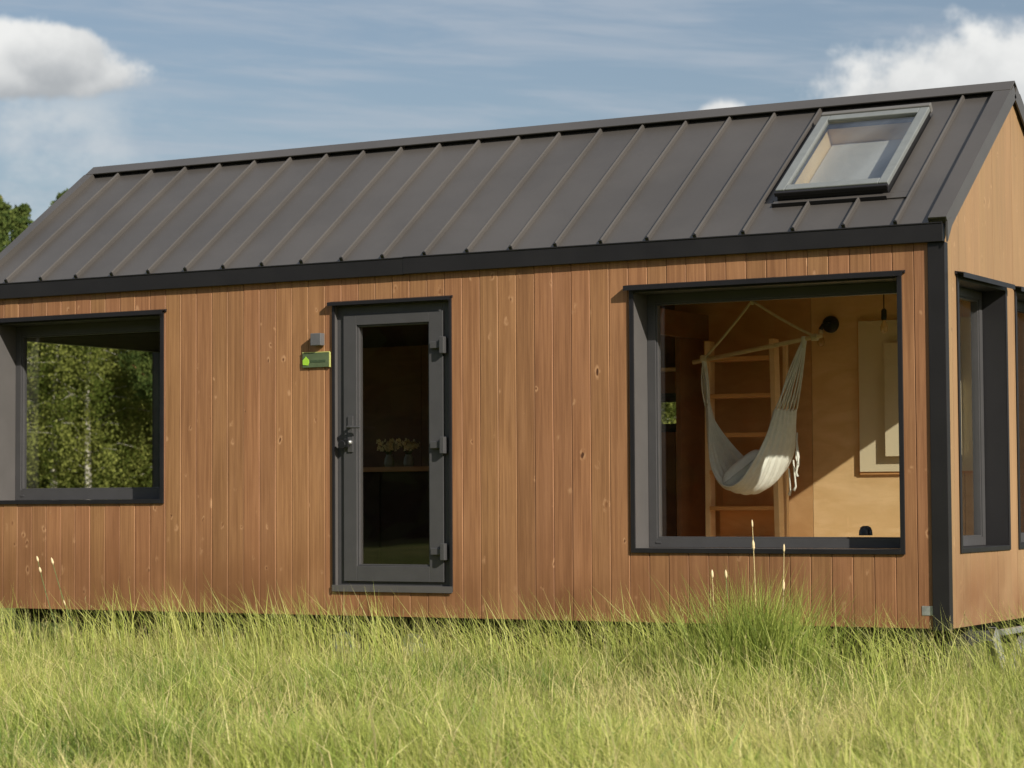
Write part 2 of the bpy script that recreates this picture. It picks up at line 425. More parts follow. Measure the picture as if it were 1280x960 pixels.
# ridge cap
rc = MB()
capw, o_, i_ = .098, .046, .036
pf = [roof_front(0, SL-capw, o_), None, roof_back(0, SL-capw, o_), roof_back(0, SL-capw, i_), None, roof_front(0, SL-capw, i_)]
ap = lambda n: (0, RY, RZ + n / SY)
pf[1] = ap(o_); pf[4] = ap(i_)
poly = [(q[1], q[2]) for q in pf]
rc.prism(poly[:2] + [poly[4], poly[5]], -L-.03, .03, lambda a, b, h: (h, a, b))
rc.prism([poly[1], poly[2], poly[3], poly[4]], -L-.03, .03, lambda a, b, h: (h, a, b))
rc.build('ridge_cap', M['roof'], roof, .002)
gapm = MB()
gapm.box((-L-.01, SL-.05, .0), (.0, SL-.035, .034), roof_front); gapm.box((-L-.01, SL-.05, .0), (.0, SL-.035, .034), roof_back)
gapm.build('ridge_closure', M['black'], roof)
for x0, x1, xs in ((-.088, .034, (.022, .034)), (-L-.044, -L+.05, (-L-.044, -L-.032))):
    v = MB()
    for fn in (roof_front, roof_back):
        v.box((x0, -.002, .0345), (x1, SL-capw-.001, .0435), fn)
        v.box((xs[0], -.002, -.062), (xs[1], SL-.02, .0342), fn)
        inner = x0 if xs[1] == x1 else x1
        v.box((inner - .003 if inner == x0 else inner, .0, .0), (inner if inner == x0 else inner + .003, SL-capw, .0345), fn)
    for q in (lambda y: y, lambda y: 2*RY - y):      # folded end that covers the end of the fascia
        v.prism([(q(a), b_) for a, b_ in ((-.047, 2.462), (-.047, 2.60), (.03, 2.628), (.062, 2.60))], xs[0] + (.0025 if x0 > -1 else -.0025), xs[1] + (.0025 if x0 > -1 else -.0025), lambda a, b, h: (h, a, b))
        v.box((x0+.004, .0, .0), (x1-.014, .012, .0343), roof_front)
    v.build('verge_trim', M['roof'], roof)
# fascia: two lapped lengths
fa = MB()
fa.box((-4.05, -.041, 2.468), (.0, -.002, 2.584)); fa.box((-4.05, -.046, 2.5842), (.0, -.002, 2.594))
fa.build('fascia', M['fascia'], house, .003)
fa = MB()
fa.box((-L, -.038, 2.465), (-4.0502, -.002, 2.581)); fa.box((-L, -.043, 2.5812), (-4.0502, -.002, 2.591))
fa.build('fascia', M['fascia'], house, .003)
fa = MB().box((-L, W+.002, 2.468), (0, W+.041, 2.594)).build('fascia', M['fascia'], house, .003)
# ceiling under the rafters
ce = MB()
roof_slab(ce, roof_front, -L+.17, -.24, .16, SL-.06, -.17, -.155, hole); roof_slab(ce, roof_back, -L+.17, -.24, .16, SL-.06, -.17, -.155)
ce.build('ceiling', M['ply'], house)
ra = MB()     # insulation between sheet and ceiling keeps the light out
roof_slab(ra, roof_front, -L+.02, -.02, .03, SL-.1, -.15, -.03, (hole[0]-.03, hole[1]+.03, hole[2]-.03, hole[3]+.03)); roof_slab(ra, roof_back, -L+.02, -.02, .03, SL-.1, -.15, -.03)
ra.build('roof_insulation', M['board'], house)
# corner posts
for x0, x1, y0, y1 in ((-.112, .004, -.016, .045), (-.112, .004, W-.045, W+.016), (-L-.016, -L+.1, -.016, .06), (-L-.016, -L+.1, W-.06, W+.016)):
    MB().box((x0, y0, -.012), (x1, y1, 2.4675)).build('corner_post', M['fascia'], house, .004)
for x0, x1, y0, y1 in ((.0162, .019, -.012, .06),):
    pass

def rect_ring(mb, mp, o, i, d0, d1):
    mb.box((o[0], d0, o[2]), (i[0], d1, o[3]), mp); mb.box((i[1], d0, o[2]), (o[1], d1, o[3]), mp)
    mb.box((i[0], d0, o[2]), (i[1], d1, i[2]), mp); mb.box((i[0], d0, i[3]), (i[1], d1, o[3]), mp)
def window(mp, r, t=.032, depth=.2, fw=.075, label=None, cap=True, proud=.016, mrev='reveal', latch=False):
    mb = MB(); inn = inset(r, t); hl = inset(r, .0125)
    rect_ring(mb, mp, r, inn, -proud, -.0045)
    w = mb.build('window', M['trim'], house, .002)
    if label: w['label'] = label
    rv = MB(); rect_ring(rv, mp, hl, inset(inn, -.0005), -.004, depth + .05); rv.build('reveal', M[mrev], w)
    fh, fv = fw if isinstance(fw, tuple) else (fw, fw)
    g = (inn[0]+fh, inn[1]-fh, inn[2]+fv, inn[3]-fv)
    sa = MB(); rect_ring(sa, mp, inset(inn, .001), inset(g, -.012), depth, depth+.065); rect_ring(sa, mp, inset(g, -.0121), g, depth+.010, depth+.06)
    sa.box((inn[0]+.055, depth-.004, inn[2]+.028), (inn[0]+.095, depth-.0005, inn[2]+.042), mp)
    sa.build('sash', M['anth'], w, .003)
    if latch: pass
    pn = MB(); pn.box((g[0]-.008, depth+.034, g[2]-.008), (g[1]+.008, depth+.040, g[3]+.008), mp); pn.build('pane', M['glass'], w)
    if cap:
        cp = MB(); cp.prism([(-.0005, r[3]+.022), (-.062, r[3]+.012), (-.062, r[3]-.020), (-.058, r[3]-.020), (-.058, r[3]+.006), (-.0165, r[3]+.0125), (-.0165, r[3]+.001), (-.0005, r[3]+.001)], r[0]-.022, r[1]+.022, lambda a, b, h: mp(h, a, b))
        cp.build('drip_cap', M['trim'], w)
    return w
w_big = window(m_front, BIG, label='wide window near the corner with a hammock chair behind it', latch=True)
w_left = window(m_front, LEFT, fw=(.068, .095), label='window at the left end with green trees showing through it')
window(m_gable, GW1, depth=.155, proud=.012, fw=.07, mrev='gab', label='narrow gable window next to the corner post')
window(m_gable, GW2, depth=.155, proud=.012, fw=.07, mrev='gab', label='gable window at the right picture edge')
window(m_left, LG, depth=.08, fw=.06, cap=False)
window(m_back, BK, depth=.06, fw=.05, cap=False)
# inside handle on the big sash
mb = MB()
mb.lathe([(.0, .062), (.018, .062), (.034, .052), (.043, .03), (.045, .0)], (-.655, .25, .588), 20)
mb.build('window_latch', M['black'], w_big, smooth=True)
MB().box((-.642, .232, .600), (-.630, .245, .628)).build('latch_pin', M['steel'], w_big, .003)

# door
mb = MB(); inn = inset(DOOR, .021)
rect_ring(mb, m_front, DOOR, inn, -.016, -.0045)
door = mb.build('door', M['trim'], house, .002); door['label'] = 'glazed anthracite entrance door'
rv = MB(); rect_ring(rv, m_front, inset(DOOR, .0125), inset(inn, -.0005), -.004, .18); rv.build('jamb', M['reveal'], door)
leaf = (-4.598, -3.748, .250, 2.195); gl = (-4.472, -3.878, .374, 2.106)
fr = MB(); rect_ring(fr, m_front, inset(inn, .0005), inset(leaf, .012), .030, .12)
fr.build('door_frame', M['anth'], door, .003)
lf = MB(); rect_ring(lf, m_front, leaf, inset(gl, -.012), .012, .085); rect_ring(lf, m_front, inset(gl, -.0121), gl, .026, .08)
leafo = lf.build('door_leaf', M['anth'], door, .003)
MB().box((gl[0]-.006, .050, gl[2]-.006), (gl[1]+.006, .056, gl[3]+.006)).build('pane', M['doorglass'], door)
for z in (1.945, 1.228, .468):
    h = MB(); h.box((-3.842, -.018, z-.022), (-3.762, .0115, z+.028)); h.box((-3.752, -.036, z-.060), (-3.716, .020, z+.060))
    h.box((-3.763, -.022, z-.02), (-3.751, .0110, z+.02))
    h.build('hinge', M['anth'], door, .004)
hd = MB(); hd.box((-4.556, .002, 1.19), (-4.511, .0115, 1.455))
hd.tube([(-4.533, .005, 1.372), (-4.533, -.038, 1.372)], .011, 12); hd.tube([(-4.533, -.036, 1.372), (-4.50, -.042, 1.372), (-4.42, -.040, 1.370)], [.010, .0105, .009], 10)
hnd = hd.build('door_handle', M['anth'], door, .002)
MB().lathe([(0, 0), (.016, 0), (.018, .012), (.012, .03), (0, .03)], (0, 0, 0), 14, lambda x, y, z: (-4.528 + x, .0 - z, 1.262 + y)).build('lock_cylinder', M['steel'], hnd, smooth=True)
k = MB(); k.box((-4.566, -.040, 1.225), (-4.526, -.010, 1.285)); k.lathe([(0, -.012), (.03, -.012), (.034, 0), (.03, .012), (0, .012)], (0, 0, 0), 16, lambda x, y, z: (-4.581 + x, -.030 + z, 1.245 + y))
k.build('key_bunch', M['black'], hnd, .003)
th = MB(); th.box((DOOR[0]-.002, -.02, DOOR[2]-.008), (DOOR[1]+.002, -.0165, DOOR[2]+.04))
th.build('threshold', M['reveal'], door, .002)
cp = MB(); cp.prism([(-.0005, DOOR[3]+.018), (-.05, DOOR[3]+.008), (-.05, DOOR[3]-.016), (-.047, DOOR[3]-.016), (-.047, DOOR[3]+.004), (-.0165, DOOR[3]+.010), (-.0165, DOOR[3]+.001), (-.0005, DOOR[3]+.001)], DOOR[0]-.02, DOOR[1]+.006, lambda a, b, h: (h, a, b))
cp.build('drip_cap', M['trim'], door)
# skylight
SKo = SK
sf = MB(); fwid = .068
def sk_ring(mb, o, i, n0, n1):
    mb.box((o[0], o[2], n0), (i[0], o[3], n1), roof_front); mb.box((i[1], o[2], n0), (o[1], o[3], n1), roof_front)
    mb.box((i[0], o[2], n0), (i[1], i[2], n1), roof_front); mb.box((i[0], i[3], n0), (i[1], o[3], n1), roof_front)
ski = (SK[0]+fwid, SK[1]-fwid, SK[2]+fwid, SK[3]-fwid)
sk_ring(sf, SK, ski, .052, .088)
skl = sf.build('skylight', M['alu'], house, .006); skl['label'] = 'tilted roof window with pale aluminium frame'
base = MB(); sk_ring(base, (SK[0]+.006, SK[1]-.006, SK[2]-.012, SK[3]-.006), (ski[0]-.02, ski[1]+.02, ski[2]-.02, ski[3]+.02), .001, .0515); base.build('skylight_kerb', M['black'], skl, .003)
lip = MB(); lip.box((SK[0]-.004, SK[2]-.026, .046), (SK[1]+.004, SK[2]-.0005, .078), roof_front); lip.build('lower_sash_rail', M['trim'], skl, .006)
hood = MB(); hood.box((SK[0]-.004, SK[3]+.0005, .03), (SK[1]+.004, SK[3]+.045, .098), roof_front); hood.build('top_hood', M['flash'], skl, .008)
fl = MB(); fl.box((SK[0]-.02, SK[2]-.085, .0035), (SK[1]+.165, SK[2]-.013, .012), roof_front)
fl.box((SK[1]+.0005, SK[2]-.013, .0035), (SK[1]+.15, SK[3]+.05, .012), roof_front)
fl.box((SK[0]-.03, SK[2]-.013, .0035), (SK[0]-.0005, SK[3]+.05, .012), roof_front)
fl.build('flashing', M['roof'], skl, .002)
dr = MB(); dr.box((SK[0]-.012, SK[2]-.0895, .0005), (SK[1]+.004, SK[2]-.0855, .030), roof_front); dr.build('apron_edge', M['black'], skl)
MB().box((ski[0]-.01, ski[2]-.01, .062), (ski[1]+.01, ski[3]+.01, .068), roof_front).build('pane', M['skyglass'], skl)
MB().box((hole[0]+.03, SK[2]+.40*(SK[3]-SK[2]), -.125), (hole[1]-.03, hole[3]-.03, -.121), roof_front).build('roller_blind', M['blind'], skl)
lin = MB(); o = (hole[0]-.0005, hole[1]+.0005, hole[2]-.0005, hole[3]+.0005)
sk_ring(lin, o, inset(hole, .02), -.172, .0); lin.build('skylight_lining', M['pine'], skl)

# built-in inside: loft deck, beam, partition
MB().box((-L+.18, .25, 2.16), (-2.96, W-.175, 2.20)).build('loft_deck', M['dark'], house)
MB().box((-2.9595, .25, 2.10), (-2.90, W-.175, 2.30)).build('loft_beam', M['plydark'], house)
MB().box((-2.985, 2.30, .183), (-2.945, W-.171, 2.0995)).build('partition', M['plydark'], house)
MB().box((-4.4, 2.60, 1.86), (-3.0, W-.172, 1.885)).build('shelf_board', M['pine'], house)

# running gear: the house rests on a trailer
tr = thing('house_trailer', 'dark trailer chassis with galvanised legs under the house', 'trailer')
for y in (.55, W-.55): MB().box((-L+.1, y-.04, -.14), (-.05, y+.04, -.002)).build('chassis_beam', M['chassis'], tr, .004)
cm = MB()
for k in range(9): cm.box((-L+.3+k*.93, .1, -.1), (-L+.36+k*.93, W-.1, -.004))
cm.build('cross_member', M['chassis'], tr)
sk_ = MB().box((-L+.1, 1.1, -.46), (-.4, 1.13, -.15)).build('shade_skirt', M['chassis'], tr)  # added dark sheet, stands in for the shade under the house
for x in (-4.7, -4.1):
    for y in (.25, W-.25):
        wh = MB().lathe([(.0, -.09), (.15, -.09), (.21, -.085), (.232, -.06), (.235, 0), (.232, .06), (.21, .085), (.15, .09), (0, .09)], (0, 0, 0), 28, lambda a, b, c: (x + a, y + c, -.235 + b)).build('wheel', M['rubber'], tr, smooth=True)
        MB().lathe([(0, -.095), (.06, -.095), (.13, -.088), (.14, -.08)], (0, 0, 0), 20, lambda a, b, c: (x + a, y + c, -.235 + b)).build('rim', M['steel'], wh, smooth=True)
def steady(x, pts, w):
    mb = MB()
    (y0, z0), (y1, z1) = pts; d = Vector((0, y1-y0, z1-z0)).normalized(); nn = Vector((0, -d.z, d.y))
    for off, th in ((-.012, .004), ):
        a0 = Vector((x, y0, z0)); a1 = Vector((x, y1, z1))
    pl = [a0 + nn*w[0], a1 + nn*w[1], a1 - nn*w[1], a0 - nn*w[0]]
    mb.add([p + Vector((.0, 0, 0)) for p in pl] + [p + Vector((.006, 0, 0)) for p in pl], [(0,1,2,3),(7,6,5,4),(0,1,5,4),(1,2,6,5),(2,3,7,6),(3,0,4,7)])
    for sgn in (1, -1):   # folded flanges make it a channel
        e0, e1 = a0 + nn*w[0]*sgn, a1 + nn*w[1]*sgn
        q = [e0, e1, e1 + nn*.004*sgn, e0 + nn*.004*sgn]
        mb.add([p - Vector((.05, 0, 0)) for p in q] + [p + Vector((.006, 0, 0)) for p in q], [(0,1,2,3),(7,6,5,4),(0,1,5,4),(1,2,6,5),(2,3,7,6),(3,0,4,7)])
    return mb
steady(.25, ((.10, -.03), (.37, -.33)), (.055, .04)).build('steady_leg', M['steel'], tr)
steady(.25, ((.80, -.10), (.44, -.34)), (.022, .022)).build('steady_leg', M['steel'], tr)
MB().box((.2, .30, -.05), (.26, .95, -.015)).build('drawbar_rail', M['steel'], tr, .004)
db = MB()
for sg in (-1, 1): db.prism([(-.1, 1.46 + sg*.75), (-.1, 1.46 + sg*.67), (1.35, 1.46 + sg*.02), (1.35, 1.46 + sg*.08)], -.13, -.05, lambda a, b, h: (a, b, h))
db.build('drawbar', M['chassis'], tr, .003)

# ------------------------------------------------------------------ things on the outer wall
lamp = thing('wall_lamp', 'small grey cube wall lamp left of the door above the green sign', 'lamp', loc=(-4.797, 0, 2.026))
def loc_mb(o, lo, hi): return MB().box(tuple(a - b for a, b in zip(lo, o)), tuple(a - b for a, b in zip(hi, o)))
o3 = (-4.797, 0, 2.026)
loc_mb(o3, (-4.838, -.066, 1.978), (-4.748, -.008, 2.068)).build('lamp_housing', M['lampbody'], lamp, .004)
loc_mb(o3, (-4.832, -.0078, 1.992), (-4.761, -.0005, 2.060)).build('back_plate', M['trim'], lamp)
sign = thing('sign', 'small green plaque with a lime house logo beside the door', 'sign', loc=(-4.824, 0, 1.874))
so = (-4.824, 0, 1.874)
sp = loc_mb(so, (-4.940, -.018, 1.820), (-4.704, -.006, 1.928)).build('sign_panel', M['green'], sign, .0015)
e = MB()
for lo, hi in (((-4.9415, -.0195, 1.9282), (-4.7025, -.0005, 1.9335)), ((-4.7038, -.0195, 1.8185), (-4.6965, -.0005, 1.9281))):
    e.box(tuple(a-b for a, b in zip(lo, so)), tuple(a-b for a, b in zip(hi, so)))
e.build('sign_edge', M['paleedge'], sign)
lg = MB()   # rounded house silhouette
pts = [(-.026, -.026), (.020, -.030), (.028, -.012), (.026, .010), (.004, .030), (.0, .036), (-.006, .028), (-.028, .008)]
lg.prism([(a - .084, b - .008) for a, b in pts], -.0215, -.0182, lambda a, b, h: (a, h, b)); lg.build('sign_logo', M['lime'], sign)
tx = MB(); rr = random.Random(4); x = -.042
for k in range(9):      # a row of small, unreadable capital strokes
    w_ = rr.uniform(.009, .013); h_ = .019
    tx.box((x, -.0205, -.018), (x+.0028, -.0182, -.018+h_)); tx.box((x+w_-.0028, -.0205, -.018), (x+w_, -.0182, -.018+h_))
    zz = rr.choice((-.018, -.010, -.018+h_-.0028)); tx.box((x+.0028, -.0203, zz), (x+w_-.0028, -.0182, zz+.0028))
    x += w_ + .0045
tx.build('sign_lettering', M['signtext'], sign)

# ------------------------------------------------------------------ things inside
# hammock chair
ham = thing('hammock_chair', 'white cotton hammock chair hanging from a wooden bar behind the window', 'hammock chair')
HY = 1.3
bl, br = Vector((-2.376, HY, 1.837)), Vector((-1.36, HY, 1.996))
MB().tube([bl, br], .016, 12).build('spreader_bar', M['bar'], ham, smooth=True)
hook = Vector((-1.90, HY, 2.27)); jl, jr = Vector((-2.285, HY, 1.862)), Vector((-1.50, HY, 1.975))
rp = MB()
for a, b_ in ((hook, jl), (hook, jr + Vector((.09, 0, .012)))):
    pts = [a.lerp(b_, t/8) + Vector((0, 0, -.012*math.sin(math.pi*t/8))) for t in range(9)]
    rp.tube(pts, .010, 8)
rp.tube([hook + Vector((0, 0, -.03)), hook + Vector((.003, 0, .03)), Vector((-1.90, HY, zroof(HY)-.2))], [.017, .017, .010], 8)
for j in (jl, jr + Vector((.085, 0, .01))):
    for k in range(4):
        cx = j + Vector((.012*(k-1.5), 0, .0))
        rp.tube([cx + Vector((0, .021*math.cos(a), .021*math.sin(a))) for a in [i*math.pi/5 for i in range(11)]], .007, 6)
rp.build('rope', M['cord'], ham, smooth=True)
# sling: U-shaped curve; broad in the seat, gathered at both ends
key = [(-2.262, 1.52, .05), (-2.240, 1.38, .09), (-2.200, 1.22, .17), (-2.13, 1.05, .29), (-2.03, .92, .38), (-1.93, .868, .41), (-1.83, .91, .40), (-1.75, 1.04, .36), (-1.70, 1.19, .28), (-1.668, 1.34, .20), (-1.645, 1.47, .15)]
def cr(ps, t):
    n = len(ps) - 1; f = min(t * n, n - 1e-6); i = int(f); f -= i
    p0, p1, p2, p3 = ps[max(i-1, 0)], ps[i], ps[i+1], ps[min(i+2, n)]
    return [.5*((2*b_) + (-a+c)*f + (2*a-5*b_+4*c-d)*f*f + (-a+3*b_-3*c+d)*f**3) for a, b_, c, d in zip(p0, p1, p2, p3)]
def sling(t, v):
    x, z, w = cr(key, t); s = math.sin(math.pi * t)
    rip = .015 * math.sin(v*19 + 3.1*t) * (1 - .45*s) + .008 * math.sin(v*37 + t*7)
    drop = (.05 if v < 0 else .13) * s * v * v
    tw = .04 * (t - .5) * v            # the sling is turned a little
    return (x + tw + rip * .7, HY + w * v, z + drop + rip * .6)
NU, NV = 56, 72
mb = MB()
mb.add([sling(i/NU, -1 + 2*j/NV) for i in range(NU+1) for j in range(NV+1)], [(i*(NV+1)+j, (i+1)*(NV+1)+j, (i+1)*(NV+1)+j+1, i*(NV+1)+j+1) for i in range(NU) for j in range(NV)])
sl = mb.build('sling', M['cloth'], ham, smooth=True)
md = sl.modifiers.new('cloth', 'SOLIDIFY'); md.thickness = .006
for t, j, n, lead in ((0., jl, 15, .01), (1., jr, 19, .02)):
    cm = MB()
    for k in range(n):
        v = -1 + 2*k/(n-1); q = Vector(sling(t, v)); top = j + Vector((lead*v*.6, .012*v, -.015))
        pts = [q.lerp(top, s_/6) + Vector((.012*math.sin(math.pi*s_/6)*math.sin(k*2.3), .02*math.sin(math.pi*s_/6)*math.cos(k*1.7), 0)) for s_ in range(7)]
        cm.tube(pts, .0055, 5)
    cm.tube([j + Vector((0, 0, -.06)), j + Vector((0, 0, -.0)), j + Vector((0, 0, .02))], [.016, .022, .016], 8)
    cm.build('suspension_cord', M['cloth'], ham, smooth=True)
tz = MB(); rr = random.Random(5)
for k in range(5):
    t = .62 + .055*k; q = Vector(sling(t, .97)) + Vector((.012, 0, 0)); ln = rr.uniform(.10, .20) + .06*(t > .75)
    tz.tube([q, q + Vector((rr.uniform(-.01, .02), -.01, -ln*.5)), q + Vector((rr.uniform(-.01, .02), 0, -ln)), q + Vector((0, 0, -ln-.03))], [.006, .007, .007, .013], 6)
tz.build('tassel', M['cloth'], ham, smooth=True)
cu = thing('cushion', 'pale cushion lying in the white hammock chair', 'cushion')
mb = MB(); n = 18
def cush(i, j, s):
    u, v = -1 + 2*i/n, -1 + 2*j/n
    th = .075 * ((1-u**4)*(1-v**4))**.5 + .002
    sh = 1 - .10*(1 - u*u)*abs(v)**3 - .10*(1 - v*v)*abs(u)**3
    p = Vector((u*.19*sh, v*.21*sh, s*th))
    p.rotate(Matrix.Rotation(R(-38), 3, 'Y')); p.rotate(Matrix.Rotation(R(16), 3, 'Z'))
    return p + Vector((-1.93, HY-.06, 1.05))
for s in (1, -1): mb.add([cush(i, j, s) for i in range(n+1) for j in range(n+1)], [(i*(n+1)+j, (i+1)*(n+1)+j, (i+1)*(n+1)+j+1, i*(n+1)+j+1) for i in range(n) for j in range(n)])
mb.build('cushion_cover', M['cushion'], cu, smooth=True)
# ladder of box treads
la = thing('loft_ladder', 'pine loft ladder with flat treads behind the hammock chair', 'ladder')
def rail(x0, x1, yb, yt, zb=.183, zt=2.07, w=.042, d=.10):
    mb = MB(); mb.add([(x0, yb, zb), (x0+w, yb, zb), (x0+w, yb+d, zb), (x0, yb+d, zb), (x1, yt, zt), (x1+w, yt, zt), (x1+w, yt+d, zt), (x1, yt+d, zt)], [(0,3,2,1),(4,5,6,7),(0,1,5,4),(1,2,6,5),(2,3,7,6),(3,0,4,7)]); return mb
rail(-2.135, -2.245, 2.25, 2.42).build('ladder_rail', M['pine'], la, .003)
rail(-2.745, -2.79, 2.30, 2.42).build('ladder_rail', M['pine'], la, .003)
rail(-2.17, -2.185, 2.48, 2.55, zt=2.05, w=.03, d=.05).build('ladder_rail', M['pine'], la, .003)
for z in (1.925, 1.635, 1.33, 1.04, .76, .47):
    t = (z - .183) / 1.887
    MB().box((-2.745 - .045*t + .043, 2.28 + .13*t, z-.016), (-2.136 - .11*t, 2.46 + .13*t, z+.016)).build('tread', M['redpine'], la, .003)
bx = MB(); bx.box((-2.69, 2.52, .78), (-2.22, 2.56, 1.02)); bx.box((-2.71, 2.50, .20), (-2.2, 2.54, .742)); bx.build('riser_panel', M['redpine'], la, .002)
# wall light
sc = thing('wall_light', 'black round wall light with a bare bulb on the plywood wall', 'lamp', loc=(-1.859, W-TB, 2.187))
MB().lathe([(0, .03), (.055, .028), (.066, .018), (.068, .0)], (0, 0, 0), 28, lambda x, y, z: (x, -z, y)).build('wall_base', M['black'], sc, smooth=True)
MB().tube([(0, -.025, 0), (-.01, -.07, .0), (-.035, -.085, -.01), (-.05, -.09, -.045)], [.012, .012, .014, .019], 10).build('lamp_arm', M['black'], sc, smooth=True)
MB().lathe([(.017, 0), (.019, -.005), (.019, -.03), (.014, -.034)], (-.05, -.09, -.045), 16).build('lamp_socket', M['brass'], sc, smooth=True)
bulbp = [(.012, 0), (.014, -.012), (.024, -.035), (.030, -.055), (.028, -.075), (.017, -.092), (.001, -.098)]
bu = MB().lathe(bulbp, (-.05, -.09, -.079), 18).build('bulb', M['bulb'], sc, smooth=True)
MB().tube([(-.05, -.09, -.085), (-.055, -.09, -.12), (-.046, -.09, -.15), (-.05, -.09, -.09)], .0018, 5).build('filament', M['brass'], bu)
# pendant
pe = thing('pendant_light', 'black pendant socket with a bare bulb hanging near the window corner', 'lamp', loc=(-1.112, 1.9, 2.135))
MB().tube([(0, 0, .07), (.001, 0, .5), (0, 0, zroof(1.9)-2.135-.18)], .0045, 6).build('cord', M['black'], pe)
MB().lathe([(.0, .085), (.010, .083), (.020, .07), (.021, .01), (.018, .0)], (0, 0, 0), 18).build('lamp_socket', M['black'], pe, smooth=True)
MB().lathe(bulbp, (0, 0, 0), 18).build('bulb', M['bulb'], pe, smooth=True)
# fold-down table on the back wall
ft = thing('folding_wall_table', 'cream folded wall table with a smaller raised panel on plywood wall', 'table')
yb = W - TB
MB().box((-1.626, yb-.030, 1.034), (-.70, yb-.0005, 2.198)).build('table_top', M['cream'], ft, .002)
MB().box((-1.640, yb-.012, 1.016), (-1.6265, yb-.0005, 2.200)).build('edge_strip', M['redpine'], ft)
MB().box((-1.626, yb-.020, 1.014), (-.70, yb-.0005, 1.0335)).build('edge_strip', M['redpine'], ft)
lp = MB(); lp.box((-1.400, yb-.078, 1.150), (-.80, yb-.050, 2.020)); lp.box((-1.36, yb-.05, 1.2), (-.84, yb-.0305, 1.97)); lp.build('table_leaf', M['cream'], ft, .002)
# kitchen
kc = thing('kitchen_counter', 'dark kitchen counter with wooden worktop seen through the door glass', 'counter')
MB().box((-6.9, 2.16, .183), (-3.75, 2.74, 1.075)).build('cabinet', M['dark'], kc, .003)
MB().box((-6.92, 2.12, 1.0755), (-3.72, 2.745, 1.115)).build('worktop', M['worktop'], kc, .003)
kd = MB()
for k in range(5): kd.box((-6.88+k*.63, 2.1415, .26), (-6.27+k*.63, 2.1595, 1.06))
kd.build('cabinet_door', M['dark'], kc, .003)
for i, (x, lab) in enumerate(((-5.64, 'left vase of cream flowers on the kitchen worktop'), (-5.45, 'right vase of cream flowers on the kitchen worktop'))):
    fv = thing('flower_vase', lab, 'vase', 'vases of flowers on the worktop', (x, 2.3, 1.1155))
    MB().lathe([(0, 0), (.035, 0), (.045, .03), (.038, .075), (.026, .095), (.03, .105)], (0, 0, 0), 18).build('vase', M['vase'], fv, smooth=True)
    fm, sm = MB(), MB(); rr = random.Random(30+i)
    for k in range(15):
        a = rr.uniform(0, 6.28); rad = .075 * rr.random()**.5; zc = .16 + rr.uniform(-.025, .045)
        c = Vector((rad*math.cos(a), rad*math.sin(a), zc)); s = rr.uniform(.034, .052)
        sm.tube([(0, 0, .09), (c.x*.5, c.y*.5, .13), c], .0025, 5)
        for q in range(9):
            b_ = q*2.4; e_ = c + Vector((math.cos(b_)*s*.8, math.sin(b_)*s*.8, .3*s*math.sin(q)))
            fm.add([c, e_ + Vector((.3*s, 0, .2*s)), e_ + Vector((0, 0, .5*s)), e_ + Vector((-.3*s, .2*s, .1*s))], [(0, 1, 2, 3)])
    fm.build('blossom', M['flower'], fv); sm.build('flower_stem', M['stem'], fv)

# ------------------------------------------------------------------ terrain
def hgt(x, y):
    return -.45 + .03*np.sin(x*.9+1.3)*np.cos(y*1.1) + .02*np.sin(x*2.3-y*1.7)
def axis(a, b, lo, hi, step): return np.unique(np.concatenate([np.linspace(-400, lo, 24), np.arange(lo, hi, step), np.linspace(hi, 400, 24)]))
gx, gy = axis(0, 0, -16., 8., .4), axis(0, 0, -12., 8., .4)
X, Y = np.meshgrid(gx, gy, indexing='ij'); near = np.exp(-((X+4)**2 + Y**2)/900)
Z = (hgt(X, Y) + .45) * near - .45
me = bpy.data.meshes.new('meadow_ground')
nx, ny = X.shape
me.from_pydata(np.stack([X, Y, Z], -1).reshape(-1, 3).tolist(), [], [(i*ny+j, (i+1)*ny+j, (i+1)*ny+j+1, i*ny+j+1) for i in range(nx-1) for j in range(ny-1)])
me.materials.append(M['ground'])
for p in me.polygons: p.use_smooth = True
gr = bpy.data.objects.new('ground', me); COL.objects.link(gr); tag(gr, 'level meadow ground under the grass', None, None, 'structure')

def blades_mesh(name, P, H, Wd, lean, bend, col):
    """P Nx3 roots, H heights, lean Nx2 direction of the tips, col Nx3"""
    n = len(P); ang = RNG.uniform(0, math.pi*2, n); side = np.stack([np.cos(ang), np.sin(ang), np.zeros(n)], 1) * Wd[:, None] / 2
    l3 = np.concatenate([lean, np.zeros((n, 1))], 1)
    up = np.array([0, 0, 1.])
    mid = P + up * (H*.55)[:, None] + l3 * (H*.28)[:, None]
    tip = P + up * (H*(1-bend*.35))[:, None] + l3 * (H*(.75+.5*bend))[:, None]
    v = np.stack([P - side, P + side, mid + side*.8, mid - side*.8, tip], 1).reshape(-1, 3)
    base = np.arange(n)[:, None] * 5
    loops = (base + np.array([0, 1, 2, 3, 3, 2, 4])[None]).reshape(-1)
    starts = (np.arange(n)[:, None]*7 + np.array([0, 4])[None]).reshape(-1); tot = np.tile([4, 3], n)
    me = bpy.data.meshes.new(name)
    me.vertices.add(n*5); me.vertices.foreach_set('co', v.astype(np.float32).ravel())
    me.loops.add(n*7); me.loops.foreach_set('vertex_index', loops.astype(np.int32))
    me.polygons.add(n*2); me.polygons.foreach_set('loop_start', starts.astype(np.int32)); me.polygons.foreach_set('loop_total', tot.astype(np.int32))
    me.update(calc_edges=True)
    at = me.attributes.new('tone', 'FLOAT_COLOR', 'POINT')
    c = np.concatenate([np.repeat(col, 5, 0), np.ones((n*5, 1))], 1); at.data.foreach_set('color', c.astype(np.float32).ravel())
    me.materials.append(M['grass']); return me
